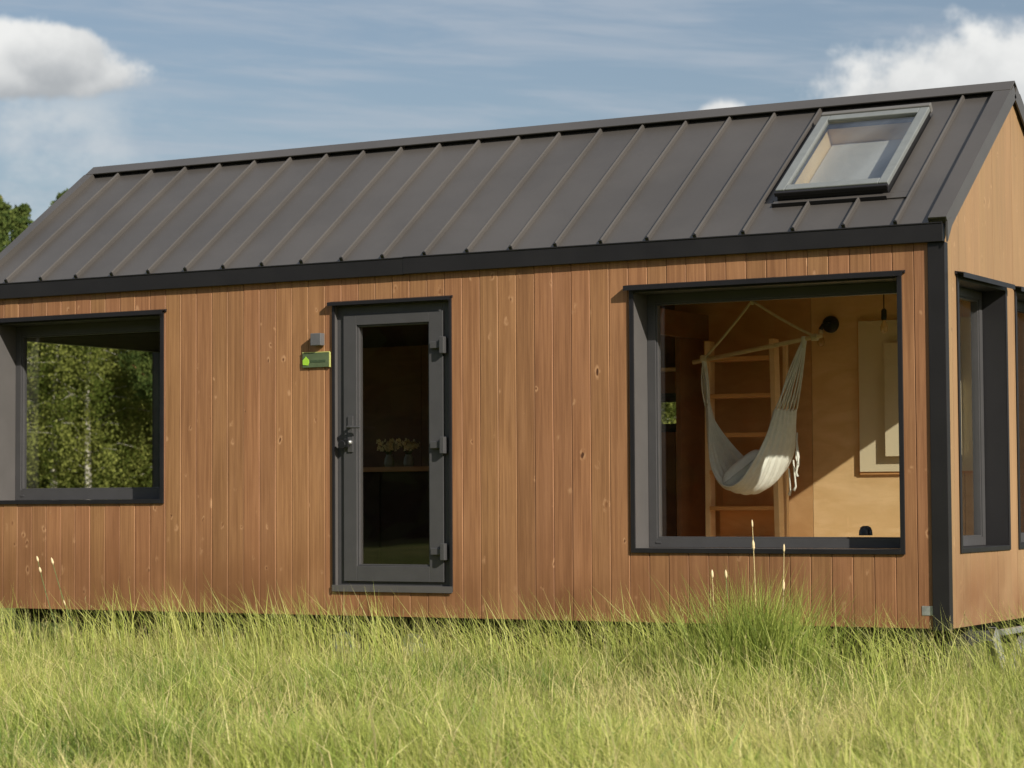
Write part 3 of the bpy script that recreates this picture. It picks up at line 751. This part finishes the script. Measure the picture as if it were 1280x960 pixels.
def vnoise(x, y, s, seed):
    r = np.random.default_rng(seed); g = r.random((64, 64)); u, v = x*s + 31.7, y*s + 17.3
    i, j = np.floor(u).astype(int), np.floor(v).astype(int); f, h = u-i, v-j; f, h = f*f*(3-2*f), h*h*(3-2*h)
    G = lambda a, b: g[a % 64, b % 64]
    return (G(i,j)*(1-f)+G(i+1,j)*f)*(1-h) + (G(i,j+1)*(1-f)+G(i+1,j+1)*f)*h
PAL = np.array([(.115, .18, .035), (.25, .305, .062), (.385, .415, .108), (.49, .465, .17), (.55, .47, .24)])
def tones(n, k):
    k = np.clip(k, 0, 3.999); i = k.astype(int); f = (k - i)[:, None]
    c = PAL[i]*(1-f) + PAL[i+1]*f
    return c * RNG.uniform(.95, 1.50, (n, 1))
def scatter(n, x0, x1, y0, y1):
    x, y = RNG.uniform(x0, x1, n), RNG.uniform(y0, y1, n)
    # keep what lies in front of / beside the house
    return x, y
n = 430000
x, y = scatter(n, -12.5, 3.5, -6.8, .15)
# leave out the far corners the meadow never shows from here or from a step aside
keep = (y > -6.8 + .0*x) & (x > -9.5 + (-.62)*(y+5)*1.0 - 1.2) & (x < 2.6 + .25*(-(y+3)))
x, y = x[keep], y[keep]
x2, y2 = scatter(26000, .1, 3.2, .15, 4.); x3, y3 = scatter(30000, -14., -8.0, -.5, 5.); x, y = np.concatenate([x, x2, x3]), np.concatenate([y, y2, y3])
n = len(x)
# three fifths of the blades grow in tufts with their own height, tone and outward lean
nt = 5200
tcx, tcy = RNG.uniform(-13., 3.2, nt), RNG.uniform(-6.9, .1, nt)
tid = np.full(n, -1); pick = (RNG.random(n) < .42) & (y < .15); tid[pick] = RNG.integers(0, nt, pick.sum())
tr_h, tr_k, tr_r = RNG.uniform(.66, 1.22, nt), RNG.normal(0, .6, nt), RNG.uniform(.03, .10, nt)
ta, td = RNG.uniform(0, 2*math.pi, n), np.abs(RNG.normal(0, 1, n))
inT = tid >= 0
x = np.where(inT, tcx[tid] + np.cos(ta)*td*tr_r[tid], x); y = np.where(inT, np.minimum(tcy[tid] + np.sin(ta)*td*tr_r[tid], .15), y)
keep = (x > -9.5 - .62*(y+5) - 1.2) | ~inT; x, y, tid, ta, td, inT = x[keep], y[keep], tid[keep], ta[keep], td[keep], inT[keep]; n = len(x)
clump = vnoise(x, y, 1.7, 1); clump2 = vnoise(x, y, 5., 2); patch = vnoise(x, y, .75, 3); pt2 = vnoise(x, y, 1.9, 5)
H = (.16 + .24*clump + .08*clump2) * RNG.uniform(.55, 1.2, n) * np.where(inT, tr_h[tid], .8)
corner = np.exp(-(((x-.05)/.75)**2 + ((y+.1)/.9)**2)); H *= 1 - .22*corner
nearwall = np.clip((y + 1.5)/1.2, 0, 1) * (y < .2)
H *= 1 - .16*nearwall; H += nearwall * (1-corner) * RNG.uniform(-.03, .20, n) * (RNG.random(n) < .22)
H *= np.where((y > .0) & (x < 0), .6, 1)
wind = np.stack([-.20 + .35*(vnoise(x, y, .9, 7)-.5), .10*np.ones(n)], 1)
lean = wind + RNG.normal(0, .34, (n, 2)) + np.where(inT, .30*td, 0)[:, None] * np.stack([np.cos(ta), np.sin(ta)], 1)
straw = RNG.random(n)
k = .30 + 2.2*patch + 1.3*(pt2-.4) + .45*RNG.normal(0, .6, n) + np.where(inT, .8*tr_k[tid], 0)
k = np.where(straw > .93, 3.0 + RNG.random(n)*.9, k)
bare = np.clip((vnoise(x, y, 1.15, 21) - .68)*6, 0, 1); H *= 1 - .45*bare; k = np.where(RNG.random(n) < bare*.6, 3.4 + .5*RNG.random(n), k)
P = np.stack([x, y, hgt(x, y) - .01], 1)
me = blades_mesh('meadow_grass', P, H, np.where(RNG.random(n) < .16, RNG.uniform(.006, .010, n), RNG.uniform(.0028, .0058, n)), lean, RNG.random(n)**1.4, tones(n, k) * np.where(RNG.random(n) < .22, .68, 1.06)[:, None])
go = bpy.data.objects.new('meadow_grass', me); COL.objects.link(go); tag(go, 'tall yellow green meadow grass in front of the house', 'grass', None, 'stuff')

# long loose blades close to the wall, and pale straws lying through the meadow
n = 7000
x = RNG.uniform(-10.5, 1.2, n); y = -.06 - RNG.exponential(.42, n); keep = vnoise(x, y, 3.1, 31) > .36; x, y = x[keep], y[keep]; n = len(x)
corner = np.exp(-(((x-.05)/.75)**2 + ((y+.1)/.9)**2))
P1 = np.stack([x, y, hgt(x, y)], 1); H1 = (.47 + .24*RNG.random(n)**1.5 + .10*vnoise(x, y, .8, 33)) * (1 - .22*corner); W1 = RNG.uniform(.004, .008, n)
L1 = np.stack([-.30 + RNG.normal(0, .26, n), RNG.normal(.0, .18, n)], 1); B1 = RNG.random(n)**1.3*.9; C1 = tones(n, .9 + 1.9*RNG.random(n))
n = 5200
x, y = RNG.uniform(-11., 2.4, n), RNG.uniform(-6.4, -.3, n)
P2 = np.stack([x, y, hgt(x, y)], 1); H2 = RNG.uniform(.30, .50, n); W2 = RNG.uniform(.004, .007, n); L2 = np.stack([-.1 + RNG.normal(0, .55, n), RNG.normal(0, .4, n)], 1); B2 = RNG.random(n)*.8; C2 = tones(n, 2.9 + 1.1*RNG.random(n))
me = blades_mesh('long_grass', *[np.concatenate(q) for q in ((P1, P2), (H1, H2), (W1, W2), (L1, L2), (B1, B2), (C1, C2))])
go = bpy.data.objects.new('long_grass', me); COL.objects.link(go); tag(go, 'long loose grass blades leaning left along the wall foot', 'grass', None, 'stuff')

# broad green weed leaves in patches
n = 9000
x, y = RNG.uniform(-11., 2.4, n), RNG.uniform(-6.5, -.2, n); keep = vnoise(x, y, .8, 41)*.6 + vnoise(x, y, 3.3, 42)*.4 > .56; x, y = x[keep], y[keep]; n = len(x)
me = blades_mesh('weed_leaves', np.stack([x, y, hgt(x, y)], 1), RNG.uniform(.12, .34, n), RNG.uniform(.012, .026, n), RNG.normal(0, .55, (n, 2)), RNG.random(n)*1.1, np.array([(.20, .30, .055)]) * RNG.uniform(.7, 1.35, (n, 1)))
go = bpy.data.objects.new('weed_leaves', me); COL.objects.link(go); tag(go, 'broad fresh green weed leaves growing in patches between the grass', 'weeds', None, 'stuff')

# fine flowering stems with airy heads, spread through the meadow
n = 3600
x, y = RNG.uniform(-11.5, 2.6, n), RNG.uniform(-6.3, -.05, n)
P = np.stack([x, y, hgt(x, y)], 1); H = RNG.uniform(.36, .56, n) * (1 - .12*(y < -2.5)); lean = np.stack([-.16 + RNG.normal(0, .14, n), RNG.normal(.04, .14, n)], 1)
col = np.array([(.48, .43, .19)]) * RNG.uniform(.75, 1.15, (n, 1)); green = RNG.random(n) < .55; col[green] = np.array([.34, .36, .11]) * RNG.uniform(.8, 1.15, (green.sum(), 1))
stems = (P, H, np.full(n, .0032), lean, np.full(n, .05), col)
tipd = np.concatenate([lean * (H*.775)[:, None], (H*.9825)[:, None]], 1); tip = P + tipd
m_ = 7; hp, hh, hw, hl, hc = [], [], [], [], []
for q in range(m_):
    f = .74 + .26*RNG.random(n); hp.append(P + tipd * f[:, None] * np.array([1, 1, 1])); hh.append(RNG.uniform(.015, .04, n)); hw.append(RNG.uniform(.002, .004, n)); hl.append(RNG.normal(0, .6, (n, 2))); hc.append(col * np.array([1.02, 1.0, 1.0]))
me = blades_mesh('flowering_grass', np.concatenate([stems[0]] + hp), np.concatenate([stems[1]] + hh), np.concatenate([stems[2]] + hw), np.concatenate([stems[3]] + hl), np.concatenate([stems[4]] + [np.full(n, .3)]*m_), np.concatenate([stems[5]] + hc))
go = bpy.data.objects.new('flowering_grass', me); COL.objects.link(go); tag(go, 'fine pale seed heads floating above the meadow grass', 'grass', None, 'stuff')

# the taller tuft in front of the big window
n = 3300
a = RNG.uniform(0, 6.28, n); rr_ = np.abs(RNG.normal(0, .25, n)); x, y = -1.02 + rr_*np.cos(a)*1.5, -.75 + rr_*np.sin(a)
P = np.stack([x, y, hgt(x, y)], 1); H = (.30 + .66*RNG.random(n)**1.5) * np.exp(-(rr_/.85)**2)
lean = np.stack([np.cos(a), np.sin(a)], 1) * (rr_*.8)[:, None] + RNG.normal(0, .28, (n, 2))
me = blades_mesh('grass_tuft', P, H, RNG.uniform(.004, .008, n), lean, RNG.random(n)**2*.8, tones(n, .35 + 1.5*RNG.random(n)**1.2))
tuft = bpy.data.objects.new('grass_tuft', me); COL.objects.link(tuft); tag(tuft, 'dark green tuft of taller grass below the wide window', 'grass tuft')
def stalk(label, base, tip, heads, bow=.03):
    o = thing('grass_stalk', label, 'grass stalk', 'tall grass stalks against the wall', base)
    b = Vector((0, 0, 0)); t = Vector(tip) - Vector(base); nrm = Vector((t.z, 0, -t.x)).normalized()
    pts = [b.lerp(t, i/10) + nrm*bow*math.sin(math.pi*i/10) for i in range(11)]
    MB().tube(pts, [.0042 - .0022*i/10 for i in range(11)], 6).build('stem', M['straw'] if bow > 0 else M['stem'], o)
    for f0, f1, r_ in heads:
        i0 = f0*10; q0 = pts[int(i0)].lerp(pts[min(int(i0)+1, 10)], i0-int(i0)); i1 = f1*10; q1 = pts[int(i1)].lerp(pts[min(int(i1)+1, 10)], i1-int(i1))
        MB().tube([q0, q0.lerp(q1, .3), q0.lerp(q1, .7), q1], [.002, r_, r_*.9, .002], 7).build('seed_head', M['seed'], o, smooth=True)
    return o
def gz(x, y): return float(hgt(np.array(x), np.array(y)))
stalk('tallest straw stalk rising from the tuft across the wide window sill', (-1.07, -.62, gz(-1.07, -.62)), (-1.098, -.6, .70), ((.83, .89, .010), (.955, 1., .006)), .01)
stalk('second tallest stalk right of the tallest one with a small pale tip', (-.95, -.60, gz(-.95, -.6)), (-.881, -.6, .547), ((.70, .78, .009), (.945, 1., .007)), .015)
stalk('upright short stalk with pale tip left of the tuft', (-1.37, -.60, gz(-1.37, -.6)), (-1.38, -.6, .381), ((.6, .68, .007), (.93, 1., .009)), .008)
stalk('short stalk leaning left between the upright stalk and the tuft', (-1.20, -.60, gz(-1.2, -.6)), (-1.285, -.6, .382), ((.93, 1., .009),), -.01)
stalk('leftmost leaning straw stalk before the wall under the left window', (-6.60, -.60, gz(-6.6, -.6)), (-6.97, -.6, .432), ((.86, .91, .010), (.95, 1., .009)), -.03)
stalk('leaning straw stalk just right of the leftmost one', (-6.42, -.60, gz(-6.42, -.6)), (-6.829, -.6, .421), ((.94, 1., .010), (.6, .65, .006)), -.03)

# ------------------------------------------------------------------ trees
def leaf_quads(P, size, rnd, tone, up=.0):
    n = len(P); u = rnd.normal(0, 1, (n, 3)); u /= np.linalg.norm(u, axis=1)[:, None]; w = rnd.normal(0, 1, (n, 3)); w[:, 2] -= up
    w -= u * (u*w).sum(1)[:, None]; w /= np.linalg.norm(w, axis=1)[:, None]
    s = size * rnd.uniform(.6, 1.3, n)[:, None]
    v = np.stack([P - u*s*.5, P + w*s*.55, P + u*s*.5, P - w*s*.9], 1).reshape(-1, 3)
    return v, tone
def quads_mesh(name, v, tone, mat):
    n = len(v)//4; me = bpy.data.meshes.new(name)
    me.vertices.add(n*4); me.vertices.foreach_set('co', v.astype(np.float32).ravel())
    me.loops.add(n*4); me.loops.foreach_set('vertex_index', np.arange(n*4, dtype=np.int32))
    me.polygons.add(n); me.polygons.foreach_set('loop_start', np.arange(0, n*4, 4, dtype=np.int32)); me.polygons.foreach_set('loop_total', np.full(n, 4, dtype=np.int32))
    me.update(calc_edges=True)
    at = me.attributes.new('tone', 'FLOAT', 'POINT'); at.data.foreach_set('value', np.repeat(tone, 4).astype(np.float32))
    me.materials.append(mat); return me
def tree_protos():
    out = {}
    for kind in ('birch_tree', 'pine_tree'):
        for var in range(3):
            rnd = np.random.default_rng(100 + var + (50 if kind == 'pine_tree' else 0)); r2 = random.Random(var + (9 if kind == 'pine_tree' else 0))
            tr_ = MB(); pts = [Vector((.12*math.sin(i*.9+var)*i/8, .12*math.cos(i*.7+var)*i/8, i/8*(9.6 if kind == 'birch_tree' else 9.8))) for i in range(9)]
            r0 = .13 if kind == 'birch_tree' else .15
            tr_.tube(pts, [r0*(1 - .92*i/8) + .006 for i in range(9)], 10)
            P, T = [], []
            if kind == 'birch_tree':
                for b_ in range(64):
                    z = (1.0 + 8.6*(b_+r2.random())/64) if var < 2 else (2.2 + 7.4*(b_+r2.random())/64); az = b_*2.399 + r2.uniform(-.3, .3); prof = math.sin(math.pi*min(1, max(.0, (z-.2)/9.9)))**.7
                    ln = (.5 + 1.7*prof) * r2.uniform(.6, 1.1); q0 = Vector((pts[min(8, int(z/1.2))].x, pts[min(8, int(z/1.2))].y, z))
                    d = Vector((math.cos(az), math.sin(az), r2.uniform(.25, .7)))
                    q1 = q0 + d*ln*.6; q2 = q0 + d*ln + Vector((0, 0, -.25*ln))
                    tr_.tube([q0, q1, q2], [.012*(1-z/12), .007, .003], 5)
                    m = int((760 if var < 2 else 260)*ln/1.5); f = rnd.random(m)**.6
                    base = np.array(q0)[None]*(1-f[:, None]) + np.array(q2)[None]*f[:, None]
                    hang = rnd.exponential(.45, m)
                    base += rnd.normal(0, .20, (m, 3)) ; base[:, 2] -= hang
                    P.append(base); T.append(np.clip(r2.choice((.02, .15, .4, .65, .9)) + rnd.normal(0, .07, m), 0, 1))
                size, up = .068, 3.2
            else:
                for b_ in range(46):
                    z = (2.6 + 7.1*(b_+r2.random())/46) if var < 2 else (4.4 + 5.3*(b_+r2.random())/46); az = b_*2.399; ln = (.04 + 1.15*min(1, (10.0-z)/7.)**1.15) * r2.choice((.45, .7, 1.0, 1.25))
                    q0 = Vector((pts[min(8, int(z/1.225))].x, pts[min(8, int(z/1.225))].y, z)); d = Vector((math.cos(az), math.sin(az), r2.uniform(.25, .75)))
                    q2 = q0 + d*ln; tr_.tube([q0, q0 + d*ln*.5 + Vector((0, 0, -.05)), q2], [.035*(1-z/13), .018, .006], 5)
                    for c in range(5):
                        cc = q0.lerp(q2, .35 + .65*c/4) + Vector((r2.uniform(-.2, .2), r2.uniform(-.2, .2), r2.uniform(0, .2)))
                        m = 170; tp = min(1., (10.2-z)/3.) * .85 + .12; g = rnd.normal(0, 1, (m, 3)) * np.array([.17, .17, .13]) * tp; P.append(np.array(cc)[None] + g); T.append(np.clip(r2.uniform(.05, .6) + rnd.normal(0, .2, m), 0, 1))
                size, up = .07, 3.5
            P = np.concatenate(P); T = np.concatenate(T); v, t = leaf_quads(P, size, rnd, T, up)
            out[kind, var] = (tr_, quads_mesh(kind + '_crown', v, t, M['birchleaf'] if kind == 'birch_tree' else M['pineleaf']))
    return out
PRO = tree_protos(); TM = {}
def tree(kind, var, x, y, s, rz, label, group='trees beyond the house'):
    o = thing(kind, label, 'tree', group, (x, y, -.47)); o.rotation_euler.z = rz; o.scale = (s, s, s)
    if (kind, var) not in TM:
        t = PRO[kind, var][0].build('trunk', M['birchbark'] if kind == 'birch_tree' else M['pinebark'], o, smooth=True); TM[kind, var] = t.data
    else:
        t = bpy.data.objects.new('trunk', TM[kind, var]); COL.objects.link(t); t.parent = o
    c = bpy.data.objects.new('crown', PRO[kind, var][1]); COL.objects.link(c); c.parent = o
    return o
# (kind, variant, x, y, scale, label)
for i, (kd_, vr, tx_, ty_, s_, lb) in enumerate((
    ('pine_tree', 0, -47.75, 45.0, 1.17, 'dark pine at the picture edge left of the roof'),
    ('pine_tree', 2, -44.1, 42.0, 1.07, 'pale green pine just right of the dark pine by the roof'),
    ('pine_tree', 1, -45.0, 45.6, 1.165, 'tree whose tip just shows above the left roof slope'),
    ('birch_tree', 1, -45.2, 44.2, .88, 'leafy birch at the left edge of the left window view'),
    ('birch_tree', 2, -41.9, 41.0, .93, 'bare stemmed birch left of centre in the left window view'),
    ('birch_tree', 2, -40.6, 41.0, .95, 'bare stemmed birch in the middle of the left window view'),
    ('birch_tree', 0, -42.3, 44.5, .90, 'leafy birch behind and between the two bare stemmed birches'),
    ('birch_tree', 1, -40.1, 44.3, .90, 'leafy birch right of the middle in the left window view'),
    ('pine_tree', 2, -38.0, 41.0, .95, 'dark green pine at the right of the left window view'),
    ('birch_tree', 0, -37.6, 44.0, .90, 'leafy birch behind the dark green pine in the left window view'),
    ('birch_tree', 0, -24.6, 45.0, .9, 'birch seen small through the kitchen window'),
    ('birch_tree', 2, -22.0, 46.0, .9, 'birch beside the one seen through the kitchen window'),
)):
    tree(kd_, vr, tx_, ty_, s_, i*1.37 + .4, lb)
def woodland(name, label, x0, x1, y0, y1, n, h, size, seed):
    rnd = np.random.default_rng(seed); x = rnd.uniform(x0, x1, n); f = (x - x0)/(x1 - x0); y = y0 + (y1 - y0)*f + rnd.normal(0, 2.2, n)
    top = h*(.72 + .28*vnoise(x, y*0, .35, seed)); z = -.5 + top * rnd.random(n)**.75
    v, t = leaf_quads(np.stack([x, y, z], 1), size, rnd, np.clip(vnoise(x, z*1.3, .8, seed+1)*.8 + rnd.normal(0, .15, n), 0, 1), .2)
    o = bpy.data.objects.new(name, quads_mesh(name, v, t, M['woodleaf'])); COL.objects.link(o); tag(o, label, 'woodland', None, 'stuff')
woodland('woodland', 'dense green woodland behind the single trees', -85, 5, 52, 62, 150000, 7.0, .20, 60)
woodland('woodland', 'woodland across the meadow reflected faintly in the door glass', -80, 30, -52, -62, 60000, 15., 1.2, 70)

# ------------------------------------------------------------------ light, sky, camera
SUN = Vector((2.0, -1.0, 1.26)).normalized(); EL = math.asin(SUN.z); AZ = math.atan2(SUN.x, SUN.y)
sun = bpy.data.lights.new('sun', 'SUN'); sun.energy = 5.0; sun.angle = R(.5); sun.color = (1., .93, .82)
so_ = bpy.data.objects.new('sun', sun); COL.objects.link(so_); so_.rotation_euler = SUN.to_track_quat('Z', 'Y').to_euler()

b = NT('World', True); SC.world = b.m
tc = b.n('ShaderNodeTexCoord').outputs['Generated']
sky = b.n('ShaderNodeTexSky', sky_type='NISHITA', sun_disc=False, sun_elevation=EL, sun_rotation=AZ, air_density=1.0, dust_density=1.6, ozone_density=1.2)
sx = b.n('ShaderNodeSeparateXYZ', {0: tc})
az = b.math('ARCTAN2', sx.outputs[0], sx.outputs[1]); el = b.math('ARCSINE', sx.outputs[2])
SKYK = .066
def dirn(sc_, zs=1.): return b.n('ShaderNodeCombineXYZ', {0: b.math('MULTIPLY', az, sc_), 1: b.math('MULTIPLY', el, sc_*zs), 2: 3.7}).outputs[0]
n_big = b.noise(dirn(34.), 1., 6, .58); n_fine = b.noise(dirn(90.), 1., 5, .6)
def cloud(a0, e0, wa, wu, wd, amp):
    """cumulus: rounded top, flatter base; returns (density, relative height)"""
    da = b.math('DIVIDE', b.math('SUBTRACT', az, a0), wa); de = b.math('SUBTRACT', el, e0)
    up = b.math('DIVIDE', b.math('MAXIMUM', de, 0.), wu); dn = b.math('DIVIDE', b.math('MINIMUM', de, 0.), wd)
    r = b.math('SQRT', b.math('ADD', b.math('POWER', b.math('ABSOLUTE', da), 2.), b.math('ADD', b.math('MULTIPLY', up, up), b.math('MULTIPLY', dn, dn))))
    f = b.math('ADD', b.math('SUBTRACT', 1., r), b.math('MULTIPLY', b.math('SUBTRACT', n_big, .5), amp))
    f = b.math('ADD', f, b.math('MULTIPLY', b.math('SUBTRACT', n_fine, .5), .35))
    return f, b.math('SUBTRACT', up, b.math('MULTIPLY', dn, -1.))
cols = None
skycol = b.n('ShaderNodeVectorMath', {0: sky.outputs[0], 'Scale': SKYK}, operation='SCALE').outputs[0]
# thin high veil in horizontal streaks
st = b.noise(b.n('ShaderNodeCombineXYZ', {0: b.math('MULTIPLY', az, 9.), 1: b.math('MULTIPLY', b.math('ADD', el, b.math('MULTIPLY', az, .06)), 90.), 2: 1.3}).outputs[0], 1., 5, .6, .3)
veil = b.math('ADD', .16, b.math('MULTIPLY', b.ss(st, .38, .72), .46))
col = b.mix(veil, skycol, (.36, .40, .455))
# pale bank low on the left
wn = b.noise(dirn(20., 1.4), 1., 5, .6)
wf_ = b.math('MULTIPLY', b.math('MULTIPLY', b.math('SUBTRACT', 1., b.ss(az, -.705, -.625)), b.math('SUBTRACT', 1., b.ss(el, .160, .180))), b.ss(wn, .32, .68))
col = b.mix(b.math('MULTIPLY', wf_, .9), col, (.47, .505, .53))
for a0, e0, wa, wu, wd, amp, soft in ((-.715, .178, .058, .022, .013, .75, .30), (-.700, .188, .024, .012, .02, .5, .3), (-.300, .157, .096, .043, .03, .85, .34), (-.418, .158, .015, .012, .02, .6, .35)):
    f, hgt_ = cloud(a0, e0, wa, wu, wd, amp)
    m = b.ss(f, .0, soft)
    lit = b.math('ADD', b.math('MULTIPLY', b.ss(hgt_, -.9, .55), .7), b.math('MULTIPLY', b.ss(n_big, .35, .7), .3), clamp=True)
    cc = b.mix(lit, (.31, .33, .35), (.68, .685, .675))
    col = b.mix(m, col, cc)
ov = b.math('MULTIPLY', b.ss(el, .45, .8), b.ss(b.noise(tc, 2.2, 6, .6), .48, .64))
col = b.mix(b.math('MULTIPLY', ov, .8), col, (.60, .61, .615))
bg = b.n('ShaderNodeBackground', {0: col, 1: 1.0})
wo = b.n('ShaderNodeOutputWorld'); b.t.links.new(bg.outputs[0], wo.inputs[0])

cam = bpy.data.cameras.new('camera'); co = bpy.data.objects.new('camera', cam); COL.objects.link(co); SC.camera = co
f_, yaw, pit, rol = 2.9391511265546926*1000, .5086075949254966, .049172169784041195, -.00594584788123007
fw_ = Vector((-math.sin(yaw)*math.cos(pit), math.cos(yaw)*math.cos(pit), math.sin(pit))); r_ = Vector((math.cos(yaw), math.sin(yaw), 0)); u_ = r_.cross(fw_)
c_, s_ = math.cos(rol), math.sin(rol); r2_, u2_ = r_*c_ + u_*s_, u_*c_ - r_*s_
mt = Matrix((r2_, u2_, -fw_)).transposed().to_4x4(); mt.translation = (4.87055, -14.43161, .836149)
co.matrix_world = mt
cam.sensor_width = 36; cam.lens = f_/1280*36; cam.clip_start = .1; cam.clip_end = 2000
cam.dof.use_dof = True; cam.dof.focus_distance = 16.3; cam.dof.aperture_fstop = 4.2
SC.view_settings.view_transform = 'Standard'; SC.view_settings.look = 'None'; SC.view_settings.exposure = .34; SC.view_settings.gamma = 1
SC.view_settings.use_curve_mapping = False
SC.render.engine = 'CYCLES'
cy = SC.cycles; cy.use_denoising = True; cy.max_bounces = 14; cy.diffuse_bounces = 9; cy.glossy_bounces = 4; cy.transparent_max_bounces = 24; cy.transmission_bounces = 6
cy.sample_clamp_indirect = 6.; cy.caustics_reflective = False; cy.caustics_refractive = False
